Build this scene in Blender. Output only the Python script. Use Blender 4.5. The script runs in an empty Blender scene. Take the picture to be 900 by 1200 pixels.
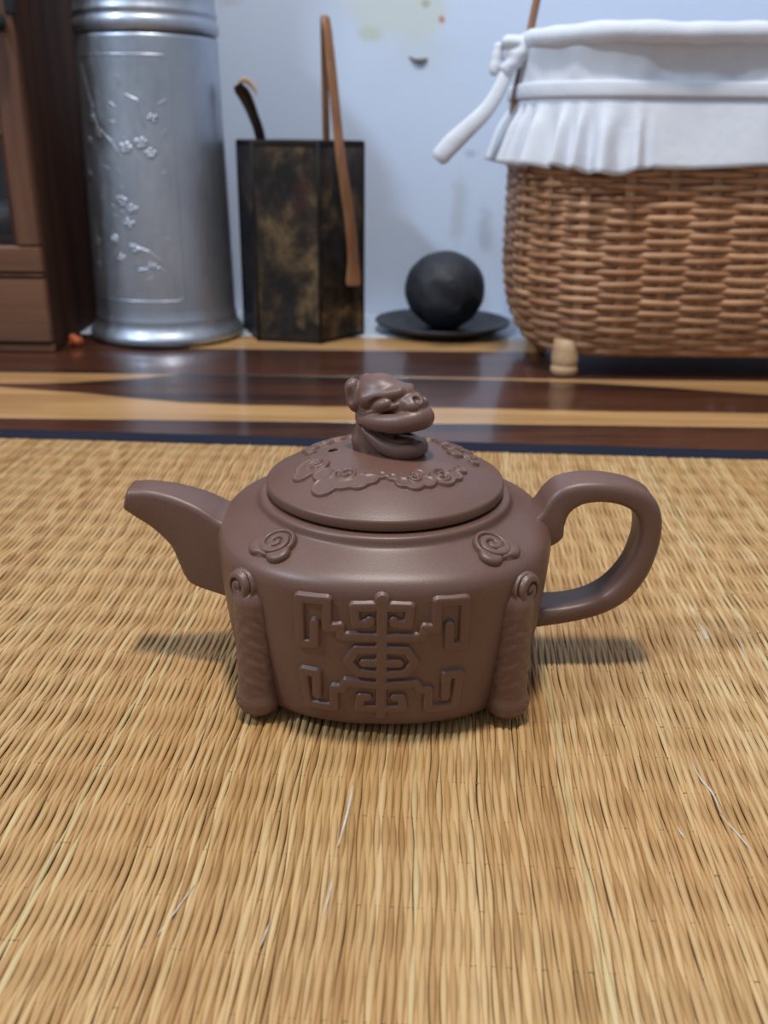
import bpy, bmesh, math, random
import numpy as np
from mathutils import Vector, Matrix

random.seed(7); rng = np.random.default_rng(7)
S = bpy.context.scene
COL = S.collection
R = math.radians

# ------------------------------------------------------------------ camera, world, lamps, exposure
PITCH, ROLL, CAM_H = R(22), R(.7), .185
cd = bpy.data.cameras.new('camera'); cam = bpy.data.objects.new('camera', cd); COL.objects.link(cam)
cd.sensor_fit = 'VERTICAL'; cd.sensor_height = 24; cd.lens = 22      # 1100 px at 1200 px height
cd.clip_start = .01
cam.matrix_world = Matrix.Translation((0, 0, CAM_H)) @ Matrix.Rotation(R(90) - PITCH, 4, 'X') @ Matrix.Rotation(ROLL, 4, 'Z')
cd.dof.use_dof = True; cd.dof.focus_distance = .305; cd.dof.aperture_fstop = 9.5
S.camera = cam
S.view_settings.view_transform = 'Standard'; S.view_settings.look = 'None'
S.view_settings.exposure = -.30; S.view_settings.gamma = 1; S.view_settings.use_curve_mapping = False
w = bpy.data.worlds.new('room_light'); S.world = w; w.use_nodes = True
w.node_tree.nodes['Background'].inputs[0].default_value = (.74, .85, 1.0, 1)
w.node_tree.nodes['Background'].inputs[1].default_value = .52
def lamp(name, loc, target, power, size, color):
    l = bpy.data.lights.new(name, 'AREA'); l.shape = 'DISK'; l.size = size; l.energy = power; l.color = color
    o = bpy.data.objects.new(name, l); COL.objects.link(o); o.location = loc
    o.rotation_euler = (Vector(target) - Vector(loc)).to_track_quat('-Z', 'Y').to_euler()
    return o
lamp('ceiling_lamp', (.0, .16, 1.9), (0, .32, 0), 31, .21, (1, .955, .92))
lamp('side_lamp', (-1.45, -.25, 1.85), (0, .9, .1), 34, .22, (.68, .83, 1.0))

# ------------------------------------------------------------------ helpers
def link(o, parent=None):
    COL.objects.link(o)
    if parent: o.parent = parent
    return o
def tag(o, label=None, cat=None, group=None, kind=None):
    for k, v in (('label', label), ('category', cat), ('group', group), ('kind', kind)):
        if v: o[k] = v
    return o
def empty(name, loc, label, cat, group=None):
    o = bpy.data.objects.new(name, None); o.empty_display_size = .02; link(o); o.location = loc
    return tag(o, label, cat, group)
def mk(name, v, f, m, parent=None, smooth=True, attrs=None, offset=None):
    """one mesh object from arrays, given in world metres (moved into its parent's frame)"""
    v = np.asarray(v, float).reshape(-1, 3)
    if offset is None and parent is not None:
        p = parent; off = np.zeros(3)
        while p is not None: off += np.array(p.location); p = p.parent
        v = v - off
    me = bpy.data.meshes.new(name)
    if isinstance(f, np.ndarray):
        n, k = f.shape
        me.vertices.add(len(v)); me.vertices.foreach_set('co', v.astype(np.float32).ravel())
        me.loops.add(n * k); me.loops.foreach_set('vertex_index', f.astype(np.int32).ravel())
        me.polygons.add(n); me.polygons.foreach_set('loop_start', np.arange(0, n * k, k, dtype=np.int32))
        me.polygons.foreach_set('loop_total', np.full(n, k, dtype=np.int32))
        me.update(calc_edges=True)
    else:
        me.from_pydata(v.tolist(), [], f)
    me.polygons.foreach_set('use_smooth', np.full(len(me.polygons), bool(smooth)))
    for an, val in (attrs or {}).items():
        val = np.asarray(val, np.float32)
        if val.ndim == 1:
            a = me.attributes.new(an, 'FLOAT', 'POINT'); a.data.foreach_set('value', val)
        else:
            a = me.attributes.new(an, 'FLOAT_VECTOR', 'POINT'); a.data.foreach_set('vector', val.ravel())
    me.validate(); me.update()
    o = bpy.data.objects.new(name, me); link(o, parent)
    if m: me.materials.append(m)
    return o
def grid_faces(nu, nv, cu=False, cv=False, base=0):
    iu = np.arange(nu if cu else nu - 1); iv = np.arange(nv if cv else nv - 1)
    a, b = np.meshgrid(iu, iv, indexing='ij'); a = a.ravel(); b = b.ravel()
    a2 = (a + 1) % nu; b2 = (b + 1) % nv
    return np.stack([a * nv + b, a2 * nv + b, a2 * nv + b2, a * nv + b2], 1) + base
def lathe_arr(prof, n=64, c=(0, 0, 0)):
    """profile of (radius, z); radius 0 closes the ends"""
    prof = np.array(prof, float); t = np.arange(n) * 2 * math.pi / n
    v = np.stack([np.outer(np.cos(t), prof[:, 0]) + c[0], np.outer(np.sin(t), prof[:, 0]) + c[1],
                  np.tile(prof[:, 1], (n, 1)) + c[2]], -1).reshape(-1, 3)
    return v, grid_faces(n, len(prof), cu=True)
def lathe(name, prof, m, parent=None, n=64, c=(0, 0, 0), smooth=True):
    v, f = lathe_arr(prof, n, c)
    return mk(name, v, f, m, parent, smooth)
def box(name, lo, hi, m, parent=None, bev=.0008, smooth=False, rotz=0, segs=1):
    lo = np.array(lo, float); hi = np.array(hi, float); c = (lo + hi) / 2; s = hi - lo
    bm = bmesh.new(); bmesh.ops.create_cube(bm, size=1)
    bmesh.ops.scale(bm, vec=Vector(s), verts=bm.verts)
    if bev: bmesh.ops.bevel(bm, geom=bm.edges[:], offset=min(bev, s.min() * .45), segments=segs, affect='EDGES', profile=.5)
    if rotz: bmesh.ops.rotate(bm, verts=bm.verts, matrix=Matrix.Rotation(rotz, 3, 'Z'))
    bmesh.ops.translate(bm, verts=bm.verts, vec=Vector(c))
    v = [tuple(x.co) for x in bm.verts]; bm.verts.index_update()
    f = [[x.index for x in p.verts] for p in bm.faces]; bm.free()
    return mk(name, v, f, m, parent, smooth)
def frames(P, up=(0, 0, 1)):
    P = np.asarray(P, float); T = np.gradient(P, axis=0); T /= np.linalg.norm(T, axis=1)[:, None]
    up = np.array(up, float)
    A = np.cross(np.tile(up, (len(P), 1)), T); n = np.linalg.norm(A, axis=1)[:, None]; A = A / np.maximum(n, 1e-6)
    return T, A, np.cross(T, A)
def tube_arr(P, ra, rb=None, n=10, up=(0, 0, 1), closed=False):
    """elliptic tube: ra along the side axis, rb along the upper axis; ends capped by collapsed rings"""
    P = np.asarray(P, float); k = len(P)
    ra = np.broadcast_to(np.asarray(ra, float), (k,)); rb = ra if rb is None else np.broadcast_to(np.asarray(rb, float), (k,))
    T, A, B = frames(P, up)
    if closed:
        T = np.roll(P, -1, 0) - np.roll(P, 1, 0); T /= np.linalg.norm(T, axis=1)[:, None]
        A = np.cross(np.tile(np.array(up, float), (k, 1)), T); A /= np.linalg.norm(A, axis=1)[:, None]; B = np.cross(T, A)
    t = np.arange(n) * 2 * math.pi / n
    ring = P[:, None] + A[:, None] * (np.cos(t)[None, :, None] * ra[:, None, None]) + B[:, None] * (np.sin(t)[None, :, None] * rb[:, None, None])
    if closed: return ring.reshape(-1, 3), grid_faces(k, n, cu=True, cv=True)
    ring = np.concatenate([np.tile(P[:1, None], (1, n, 1)), ring, np.tile(P[-1:, None], (1, n, 1))], 0)
    return ring.reshape(-1, 3), grid_faces(k + 2, n, cv=True)
def tube(name, P, ra, m, parent=None, rb=None, n=10, up=(0, 0, 1), closed=False):
    v, f = tube_arr(P, ra, rb, n, up, closed)
    return mk(name, v, f, m, parent)
def spline(P, n):
    """Catmull-Rom through the points"""
    P = np.asarray(P, float); Q = np.concatenate([[2 * P[0] - P[1]], P, [2 * P[-1] - P[-2]]])
    t = np.linspace(0, len(P) - 1 - 1e-9, n); i = t.astype(int); u = (t - i)[:, None]
    a, b, c, d = Q[i], Q[i + 1], Q[i + 2], Q[i + 3]
    return .5 * (2 * b + (c - a) * u + (2 * a - 5 * b + 4 * c - d) * u ** 2 + (3 * b - a - 3 * c + d) * u ** 3)
def smooth01(x): x = np.clip(x, 0, 1); return x * x * (3 - 2 * x)
def surface_nets(F, lo, h):
    """mesh of the zero level of a sampled distance field (negative inside)"""
    inside = F < 0; nx, ny, nz = F.shape
    cnt = np.zeros((nx - 1, ny - 1, nz - 1)); acc = np.zeros((nx - 1, ny - 1, nz - 1, 3))
    corner = lambda A, d: A[d[0]:nx - 1 + d[0], d[1]:ny - 1 + d[1], d[2]:nz - 1 + d[2]]
    cs = [(i, j, k) for i in (0, 1) for j in (0, 1) for k in (0, 1)]
    for a in cs:
        for ax in range(3):
            if a[ax]: continue
            b = list(a); b[ax] = 1
            fa, fb = corner(F, a), corner(F, b); x = (fa < 0) != (fb < 0)
            t = np.where(x, fa / np.where(x, fa - fb, 1), 0)
            cnt += x
            for q in range(3): acc[..., q] += np.where(x, a[q] + (t if q == ax else 0), 0)
    act = cnt > 0; idx = np.full(act.shape, -1); idx[act] = np.arange(act.sum())
    pos = acc[act] / cnt[act][:, None] + np.argwhere(act)
    V = np.array(lo) + pos * h; faces = []
    for ax in range(3):
        sl0 = [slice(1, -1)] * 3; sl1 = [slice(1, -1)] * 3; sl0[ax] = slice(0, -1); sl1[ax] = slice(1, None)
        a = inside[tuple(sl0)]; b = inside[tuple(sl1)]; e = np.argwhere(a != b); s = a[a != b]
        for q in range(3):
            if q != ax: e[:, q] += 1
        u, v = (ax + 1) % 3, (ax + 2) % 3
        def g(du, dv):
            p = e.copy(); p[:, u] -= du; p[:, v] -= dv; return idx[p[:, 0], p[:, 1], p[:, 2]]
        q4 = np.stack([g(1, 1), g(0, 1), g(0, 0), g(1, 0)], 1)
        q4[~s] = q4[~s][:, ::-1]; faces.append(q4)
    return V, np.concatenate(faces)
def grid3(lo, hi, h):
    ax = [np.arange(lo[i], hi[i] + h, h) for i in range(3)]
    return np.meshgrid(*ax, indexing='ij')
def smin(a, b, k):
    t = np.clip(.5 + .5 * (b - a) / k, 0, 1); return b * (1 - t) + a * t - k * t * (1 - t)
def smax(a, b, k): return -smin(-a, -b, k)
def ell(X, Y, Z, c, r):
    x, y, z = (X - c[0]) / r[0], (Y - c[1]) / r[1], (Z - c[2]) / r[2]
    k0 = np.sqrt(x * x + y * y + z * z); k1 = np.sqrt((x / r[0]) ** 2 + (y / r[1]) ** 2 + (z / r[2]) ** 2)
    return k0 * (k0 - 1) / np.maximum(k1, 1e-9)
def cap(X, Y, Z, a, b, r, r2=None):
    a = np.array(a, float); b = np.array(b, float); d = b - a; L = d @ d
    t = np.clip(((X - a[0]) * d[0] + (Y - a[1]) * d[1] + (Z - a[2]) * d[2]) / L, 0, 1)
    rr = r if r2 is None else r + (r2 - r) * t
    return np.sqrt((X - a[0] - t * d[0]) ** 2 + (Y - a[1] - t * d[1]) ** 2 + (Z - a[2] - t * d[2]) ** 2) - rr
def seg_dist(U, V, pts):
    d = np.full(U.shape, 1e9)
    for (ax, ay), (bx, by) in zip(pts[:-1], pts[1:]):
        dx, dy = bx - ax, by - ay; L = dx * dx + dy * dy + 1e-12
        t = np.clip(((U - ax) * dx + (V - ay) * dy) / L, 0, 1)
        d = np.minimum(d, np.hypot(U - ax - t * dx, V - ay - t * dy))
    return d
def relief(name, P, Hh, m, parent, sink=.00025):
    """a raised patch: P (n,m,3) lies on the carrier, Hh is the height over it; flat ground is dropped"""
    du = np.gradient(P, axis=0); dv = np.gradient(P, axis=1); N = np.cross(du, dv)
    N /= np.maximum(np.linalg.norm(N, axis=2), 1e-12)[..., None]
    if name_flip.get(name): N = -N
    V = P + N * (Hh - sink)[..., None]
    f = grid_faces(P.shape[0], P.shape[1]); hq = Hh.ravel()[f].max(1) > 1e-6
    f = f[hq]; used = np.unique(f); mp = np.full(Hh.size, -1); mp[used] = np.arange(len(used))
    return mk(name, V.reshape(-1, 3)[used], mp[f], m, parent)
name_flip = {}

# ------------------------------------------------------------------ materials
def nt(name):
    m = bpy.data.materials.new(name); m.use_nodes = True
    return m, m.node_tree.nodes, m.node_tree.links, m.node_tree.nodes['Principled BSDF']
def noise(N, L, scale, detail=4, rough=.55, vec=None, dist=0):
    n = N.new('ShaderNodeTexNoise'); n.inputs['Scale'].default_value = scale; n.inputs['Detail'].default_value = detail
    n.inputs['Roughness'].default_value = rough; n.inputs['Distortion'].default_value = dist
    if vec is not None: L.new(vec, n.inputs['Vector'])
    return n
def mapping(N, L, scale=(1, 1, 1), src='Object', rot=(0, 0, 0)):
    t = N.new('ShaderNodeTexCoord'); mp = N.new('ShaderNodeMapping'); mp.inputs['Scale'].default_value = scale
    mp.inputs['Rotation'].default_value = rot
    L.new(t.outputs[src], mp.inputs['Vector']); return mp.outputs[0]
def ramp(N, L, fac, stops):
    r = N.new('ShaderNodeValToRGB'); e = r.color_ramp.elements
    while len(e) < len(stops): e.new(.5)
    for el, (p, c) in zip(e, stops): el.position = p; el.color = (*c, 1)
    L.new(fac, r.inputs[0]); return r
def mixc(N, L, fac, a, b, mode='MIX'):
    x = N.new('ShaderNodeMix'); x.data_type = 'RGBA'; x.blend_type = mode
    for s, val in ((0, fac), (6, a), (7, b)):
        if hasattr(val, 'type') and hasattr(val, 'links'): L.new(val, x.inputs[s])
        else: x.inputs[s].default_value = val if s == 0 else (*val, 1)
    return x.outputs[2]
def math_(N, L, op, a, b=0., c=None):
    x = N.new('ShaderNodeMath'); x.operation = op
    for i, val in enumerate((a, b) if c is None else (a, b, c)):
        if hasattr(val, 'links'): L.new(val, x.inputs[i])
        else: x.inputs[i].default_value = val
    return x.outputs[0]
def bump(N, L, B, h, strength, dist):
    b = N.new('ShaderNodeBump'); b.inputs['Strength'].default_value = strength; b.inputs['Distance'].default_value = dist
    L.new(h, b.inputs['Height']); L.new(b.outputs[0], B.inputs['Normal'])
def simple(name, c1, c2=None, rough=.5, metal=0, scale=60, stretch=(1, 1, 1), bmp=0, bdist=.0005, spec=.5, lo=.35, hi=.65):
    m, N, L, B = nt(name); B.inputs['Roughness'].default_value = rough; B.inputs['Metallic'].default_value = metal
    B.inputs['Specular IOR Level'].default_value = spec
    v = mapping(N, L, stretch); n = noise(N, L, scale, 5, .6, v)
    r = ramp(N, L, n.outputs[0], [(lo, c1), (hi, c2 or c1)]); L.new(r.outputs[0], B.inputs['Base Color'])
    if bmp: bump(N, L, B, n.outputs[0], bmp, bdist)
    return m

def clay_mat():
    m, N, L, B = nt('purple_clay'); v = mapping(N, L)
    big = noise(N, L, 35, 4, .5, v); fine = noise(N, L, 2600, 2, .5, v)
    c = ramp(N, L, big.outputs[0], [(.3, (.124, .059, .041)), (.7, (.142, .070, .050))])
    speck = ramp(N, L, fine.outputs[0], [(.30, (.80, .80, .80)), (.5, (1, 1, 1)), (.72, (1.18, 1.16, 1.14))])
    L.new(mixc(N, L, 1.0, c.outputs[0], speck.outputs[0], 'MULTIPLY'), B.inputs['Base Color'])
    B.inputs['Roughness'].default_value = .43; B.inputs['Specular IOR Level'].default_value = .6
    f2 = noise(N, L, 1500, 2, .5, v); bump(N, L, B, f2.outputs[0], .12, .00025)
    return m
CLAY = clay_mat()
DARK = simple('dark_hollow', (.01, .008, .007), rough=.9)

# ------------------------------------------------------------------ setting: floor planks, wall
FZ = -.0018          # floor level; the top of the mat's reeds is near z = 0
def plank_mat():
    m, N, L, B = nt('striped_hardwood'); v = mapping(N, L, (2.2, 26, 26)); v2 = mapping(N, L, (5, 160, 30)); v3 = mapping(N, L, (9, 9, 9))
    g1 = noise(N, L, 1, 6, .6, v, .6); g2 = noise(N, L, 1, 4, .6, v2); w3 = noise(N, L, 1, 3, .5, v3)
    heart = ramp(N, L, g1.outputs[0], [(.28, (.013, .006, .006)), (.45, (.042, .015, .009)), (.57, (.088, .029, .015)), (.72, (.030, .012, .009))])
    sapc = ramp(N, L, g1.outputs[0], [(.3, (.42, .215, .080)), (.55, (.58, .33, .135)), (.75, (.48, .255, .098))])
    at = N.new('ShaderNodeAttribute'); at.attribute_name = 'sap'
    e = math_(N, L, 'ADD', at.outputs['Fac'], math_(N, L, 'MULTIPLY', math_(N, L, 'SUBTRACT', w3.outputs[0], .5), .012))
    fac = N.new('ShaderNodeMapRange'); fac.inputs[1].default_value = -.0022; fac.inputs[2].default_value = .0022; L.new(e, fac.inputs[0])
    c = mixc(N, L, fac.outputs[0], heart.outputs[0], sapc.outputs[0])
    gr = ramp(N, L, g2.outputs[0], [(.35, (.72, .70, .68)), (.6, (1.05, 1.05, 1.05))])
    L.new(mixc(N, L, .8, c, gr.outputs[0], 'MULTIPLY'), B.inputs['Base Color'])
    B.inputs['Roughness'].default_value = .30; B.inputs['Specular IOR Level'].default_value = .5
    B.inputs['Coat Weight'].default_value = .5; B.inputs['Coat Roughness'].default_value = .10
    bump(N, L, B, g2.outputs[0], .08, .0004)
    return m
PLANK = plank_mat()
floor = box('floor', (-1.3, -.5, FZ - .03), (1.3, 1.06, FZ - .012), simple('subfloor', (.02, .012, .01), rough=.8), bev=0)
tag(floor, kind='structure')
def plank(y0, y1, sap, parent=floor):
    xs = np.linspace(-1.2, 1.2, 97); g = .00015; b = .0003; y0 += g; y1 -= g
    k = 26; ys = [y0, y0, y0 + b] + list(np.linspace(y0 + b, y1 - b, k)[1:-1]) + [y1 - b, y1, y1]; zs = [FZ - .012, FZ - b] + [FZ] * k + [FZ - b, FZ - .012]
    v = np.array([[(x, y, z) for y, z in zip(ys, zs)] for x in xs]); s = np.array([[sap(x, y) for y in ys] for x in xs])
    return mk('plank', v, grid_faces(97, 30), PLANK, parent, smooth=False, attrs={'sap': s.ravel()})
e1x, e1y = [-1.2, -.50, -.32, -.26, -.20, -.15, -.05, .02, .10, .20, .30, .45, 1.2], [.03, .030, .036, .033, .014, -.01, -.006, .002, .006, .017, .042, .05, .02]
e2x, e2y = [-1.2, -.45, -.32, -.25, -.20, -.15, -.10, 0, .10, .20, .28, .5, 1.2], [.09, .090, .086, .072, .060, .045, .040, .039, .037, .036, .034, .03, .05]
plank(.862, .922, lambda x, y: (x + .205) * .4)
plank(.760, .862, lambda x, y: -.03)
plank(.6285, .760, lambda x, y: max(np.interp(x, e1x, e1y) - (.760 - y), np.interp(x, e2x, e2y) - (y - .6285)))
plank(.480, .6285, lambda x, y: -.03)
plank(.335, .480, lambda x, y: .008 + .02 * math.sin(4 * x) - (.48 - y))
plank(.180, .335, lambda x, y: -.03)
plank(.020, .180, lambda x, y: .012 - (y - .02))
plank(-.160, .020, lambda x, y: -.03)
plank(-.330, -.160, lambda x, y: -.03)
plank(-.500, -.330, lambda x, y: -.03)

def wall_mat():
    m, N, L, B = nt('stained_plaster'); tc = N.new('ShaderNodeTexCoord'); P = tc.outputs['Object']
    n1 = noise(N, L, 5, 5, .6, P); n2 = noise(N, L, 38, 5, .65, P)
    c = ramp(N, L, n1.outputs[0], [(.3, (.62, .72, .90)), (.7, (.67, .77, .93))]).outputs[0]
    def blot(c, centre, size, col, amount, ns, soft=.5):
        """a stain with its own outline: distance to a centre, roughened by noise"""
        mp = N.new('ShaderNodeVectorMath'); mp.operation = 'SUBTRACT'; L.new(P, mp.inputs[0]); mp.inputs[1].default_value = centre
        sc = N.new('ShaderNodeVectorMath'); sc.operation = 'MULTIPLY'; L.new(mp.outputs[0], sc.inputs[0]); sc.inputs[1].default_value = (1 / size[0], 0, 1 / size[1])
        ln = N.new('ShaderNodeVectorMath'); ln.operation = 'LENGTH'; L.new(sc.outputs[0], ln.inputs[0])
        nn = noise(N, L, ns, 5, .65, P)
        d = math_(N, L, 'ADD', ln.outputs['Value'], math_(N, L, 'MULTIPLY', math_(N, L, 'SUBTRACT', nn.outputs[0], .5), 2.4))
        r = N.new('ShaderNodeMapRange'); r.inputs[1].default_value = 1.0 + soft; r.inputs[2].default_value = 1.0 - soft; r.inputs[4].default_value = amount
        L.new(d, r.inputs[0]); return mixc(N, L, r.outputs[0], c, col)
    c = blot(c, (.010, 0, .300), (.046, .028), (.64, .68, .56), .60, 26, .35)
    c = blot(c, (-.02, 0, .276), (.010, .006), (.50, .55, .36), .45, 60, .5)
    c = blot(c, (.030, 0, .262), (.035, .016), (.60, .68, .72), .55, 30, .5)
    c = blot(c, (.052, 0, .290), (.0030, .0036), (.50, .13, .05), .9, 90)
    c = blot(c, (.035, 0, .304), (.004, .0035), (.35, .36, .22), .6, 80)
    c = blot(c, (.0855, 0, .166), (.006, .0035), (.40, .44, .50), .6, 90)
    c = blot(c, (.075, 0, .110), (.008, .030), (.50, .55, .62), .6, 40)
    c = blot(c, (.105, 0, .085), (.007, .022), (.46, .50, .58), .6, 40)
    c = blot(c, (-.16, 0, .305), (.010, .006), (.52, .56, .55), .5, 60)
    L.new(c, B.inputs['Base Color']); B.inputs['Roughness'].default_value = .6
    bump(N, L, B, n2.outputs[0], .25, .001)
    return m
WALL_Y = 1.05
wall = box('wall_back', (-1.3, WALL_Y, FZ - .012), (1.3, WALL_Y + .04, 1.3), wall_mat(), bev=0); tag(wall, kind='structure')
# the bare patch where the paint has flaked: a chip with a raised lip
chip = tube('flaked_paint', [(.020, WALL_Y - .0005, .2565), (.026, WALL_Y - .002, .2532), (.033, WALL_Y - .002, .2530), (.038, WALL_Y - .0005, .2548)],
            [.001, .0022, .0028, .001], simple('bare_render', (.16, .17, .15), (.28, .28, .25), rough=.9, scale=300), wall, rb=[.001, .0022, .0028, .001], n=6)
refl_strip = box('floor_reflection_1', (-1.3, .9225, FZ - .012), (1.3, WALL_Y, FZ + .0005), simple('wall_reflection_pale', (.50, .59, .70), (.58, .66, .76), rough=.22, scale=14), bev=.001)  # added pale strip: colour stands in for the wall mirrored in the glossy floor
tag(refl_strip, kind='structure')

# ------------------------------------------------------------------ mat
MAT_ROT, MAT_C = R(-3.06), np.array([0, .5660])
def mat_xy(u, v):
    c, s = math.cos(MAT_ROT), math.sin(MAT_ROT)
    return MAT_C[0] + c * u - s * v, MAT_C[1] + s * u + c * v
def reed_mat():
    m, N, L, B = nt('dried_reed'); a = N.new('ShaderNodeAttribute'); a.attribute_name = 'reed'
    sp = N.new('ShaderNodeSeparateXYZ'); L.new(a.outputs['Vector'], sp.inputs[0])
    tone = ramp(N, L, sp.outputs[0], [(0, (.30, .158, .056)), (.3, (.41, .235, .092)), (.6, (.48, .295, .128)), (.9, (.57, .39, .195)), (.965, (.52, .41, .21)), (1, (.60, .52, .42))])
    n1 = noise(N, L, 1, 4, .6, a.outputs['Vector'])
    mp = N.new('ShaderNodeMapping'); mp.inputs['Scale'].default_value = (90, 22, 1); L.new(a.outputs['Vector'], mp.inputs[0]); L.new(mp.outputs[0], n1.inputs['Vector'])
    shade = ramp(N, L, n1.outputs[0], [(.28, (.78, .72, .64)), (.5, (1, 1, 1)), (.75, (1.10, 1.09, 1.06))])
    tc = N.new('ShaderNodeTexCoord'); big = noise(N, L, 9, 3, .5, tc.outputs['Object'])
    bt = ramp(N, L, big.outputs[0], [(.35, (1.0, .93, .84)), (.65, (1.04, 1.05, 1.02))])
    c = mixc(N, L, 1.0, tone.outputs[0], shade.outputs[0], 'MULTIPLY')
    L.new(mixc(N, L, 1.0, c, bt.outputs[0], 'MULTIPLY'), B.inputs['Base Color'])
    B.inputs['Roughness'].default_value = .42; B.inputs['Specular IOR Level'].default_value = .45
    return m
REED = reed_mat()
rx, ry = mat_xy(0, 0)
straw_mat = empty('straw_mat', (rx, ry, FZ), 'golden woven straw mat with a dark navy cloth edge under the teapot', 'mat')
PITCH_R, WARP = .00122, .0172
nr = int(.84 / PITCH_R); nv_ = 132; LEN = .56
u0 = (np.arange(nr) - nr / 2) * PITCH_R + rng.normal(0, .00006, nr)
wid = .00069 * rng.uniform(.84, 1.22, nr); tone = np.clip(rng.beta(2.6, 2.0, nr), 0, .95)
vv = -np.linspace(0, LEN, nv_)
jit = rng.normal(0, .16, (nr, 1)) + .22 * np.sin(vv[None] * 14 + rng.uniform(0, 6.28, (nr, 1)))
slow = .0006 * np.sin(vv * 25) + .0003 * np.sin(vv * 83 + 1)             # the whole weave wanders a little
own = .00012 * np.sin(vv[None] * 60 + rng.uniform(0, 6.28, (nr, 1)))
ph = np.sin(math.pi * vv[None] / WARP + math.pi * np.arange(nr)[:, None] + jit)
zc = .00048 * ph - .00085
wd = wid[:, None] * (1.02 + .36 * ph)
uc = u0[:, None] + slow[None] * (1 + .4 * np.sin(u0 * 40))[:, None] + own
ang = np.array([R(-20), R(40), R(90), R(140), R(200)])
UU = uc[..., None] + wd[..., None] * np.cos(ang)
ZZ = zc[..., None] + .00052 * np.sin(ang) * (.75 + .5 * rng.random((nr, 1, 1)))
VV = np.broadcast_to(vv[None, :, None], UU.shape)
X, Y = mat_xy(UU, VV)
co = np.stack([X, Y, ZZ], -1).reshape(-1, 3)
f1 = grid_faces(nv_, 5); faces = (f1[None] + (np.arange(nr) * nv_ * 5)[:, None, None]).reshape(-1, 4)[:, ::-1]
tonev = np.repeat(tone[:, None], nv_, 1)
for i in rng.choice(nr, 22, replace=False):        # short bleached or split lengths
    a = rng.uniform(.0, .5); l = rng.uniform(.012, .045); tonev[i, (-vv > a) & (-vv < a + l)] = rng.choice([.97, .985, 1])
att = np.stack([np.broadcast_to(tonev[:, :, None], UU.shape), VV, np.broadcast_to((np.arange(nr) * 3.7)[:, None, None], UU.shape)], -1).reshape(-1, 3)
reeds = mk('reeds', co, np.ascontiguousarray(faces), REED, straw_mat, attrs={'reed': att}); tag(reeds, kind='stuff')
bk = [(*mat_xy(u, v), z) for z in (FZ, FZ + .0005) for u, v in ((-.43, -LEN), (.43, -LEN), (.43, .002), (-.43, .002))]
mk('backing', bk, [[3, 2, 1, 0], [4, 5, 6, 7], [0, 1, 5, 4], [1, 2, 6, 5], [2, 3, 7, 6], [3, 0, 4, 7]], simple('mat_backing', (.08, .042, .015), rough=.9), straw_mat, smooth=False)
WARPM = simple('warp_cord', (.16, .10, .05), rough=.8)
wme = None
for k in range(1, int(LEN / WARP)):
    pts = [(*mat_xy(u, -k * WARP), -.00075) for u in np.linspace(-.42, .42, 8)]
    tube('warp_cord', pts, .00024, WARPM, straw_mat, n=5)
# navy cloth binding: a folded strip with rounded edges
us = np.linspace(-.43, .43, 60); prof = [(-.0008, FZ), (-.0012, FZ + .0014), (-.0004, FZ + .0023), (.004, FZ + .0027), (.012, FZ + .0026), (.0163, FZ + .0021), (.0172, FZ + .0012), (.0168, FZ)]
v = np.array([[(*mat_xy(u, p + .0003 * math.sin(u * 60)), z + (.0002 * math.sin(u * 90 + p * 300) if i in (3, 4) else 0)) for i, (p, z) in enumerate(prof)] for u in us])
mk('edge_binding', v, grid_faces(60, 8), simple('navy_cloth', (.014, .016, .028), (.019, .021, .036), rough=.9, scale=900, bmp=.3, spec=.1), straw_mat)
# pale split fibres lying loose on top, as the photograph shows
PALE = simple('split_fibre', (.46, .38, .29), (.60, .53, .45), rough=.5, scale=300)
for pts, rr in (([(-.0118, .208), (-.0105, .216), (-.0090, .228), (-.0085, .236)], .00060), ([(-.0142, .182), (-.0128, .193), (-.0118, .206)], .00042),
                ([(.0990, .2500), (.0995, .2400), (.1010, .2330), (.1005, .2240)], .00055), ([(.1000, .2235), (.1025, .2150), (.1040, .2080)], .00042),
                ([(-.0550, .1760), (-.0520, .1840), (-.0490, .1930)], .00036), ([(-.0290, .1730), (-.0275, .1810)], .00036), ([(.086, .2180), (.0865, .2130)], .0004),
                ([(.137, .309), (.141, .321), (.1405, .333)], .0003)):
    P = spline([(x, y, -.0001) for x, y in pts], 12); tube('split_fibre', P, rr * .8 * np.sin(np.linspace(.25, 2.9, 12)), PALE, straw_mat, rb=.00022, n=6)

# ------------------------------------------------------------------ teapot
TX, TY, TZ = .0003, .314, .0002
pot = empty('teapot', (TX, TY, TZ), 'purple-brown clay teapot with a beast-head lid knob on the straw mat', 'teapot')
SN = 2.35
BP = [(0, .0062, 2), (.030, .0060, 2.1), (.046, .0030, 2.3), (.0512, .0027, SN), (.0530, .0036, SN), (.0539, .0066, SN), (.0549, .0125, SN), (.0560, .0200, SN), (.0573, .0300, SN), (.0582, .0400, SN), (.0588, .0480, SN),
      (.0590, .0528, SN), (.0588, .0549, SN), (.0581, .0566, SN), (.0570, .0579, 2.33), (.0553, .0591, 2.3), (.0530, .0602, 2.24), (.0505, .0614, 2.15), (.0480, .0626, 2.05), (.0458, .0637, 2),
      (.0452, .0643, 2), (.0449, .0654, 2), (.0446, .0665, 2), (.0439, .0671, 2), (.0425, .0673, 2), (.0408, .0673, 2), (.0400, .0669, 2), (.0398, .0650, 2), (.0396, .058, 2), (.0390, .050, 2)]
def se(a, n, t):
    c, s = np.abs(np.cos(t)), np.abs(np.sin(t)); r = a / (c ** n + s ** n) ** (1 / n)
    return r * np.cos(t), r * np.sin(t)
NT = 256; tt = np.arange(NT) * 2 * math.pi / NT
bv = np.zeros((NT, len(BP), 3))
for j, (a, h, n) in enumerate(BP):
    x, y = se(a, n, tt); bv[:, j] = np.stack([x + TX, y + TY, np.full(NT, h + TZ)], 1)
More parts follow.
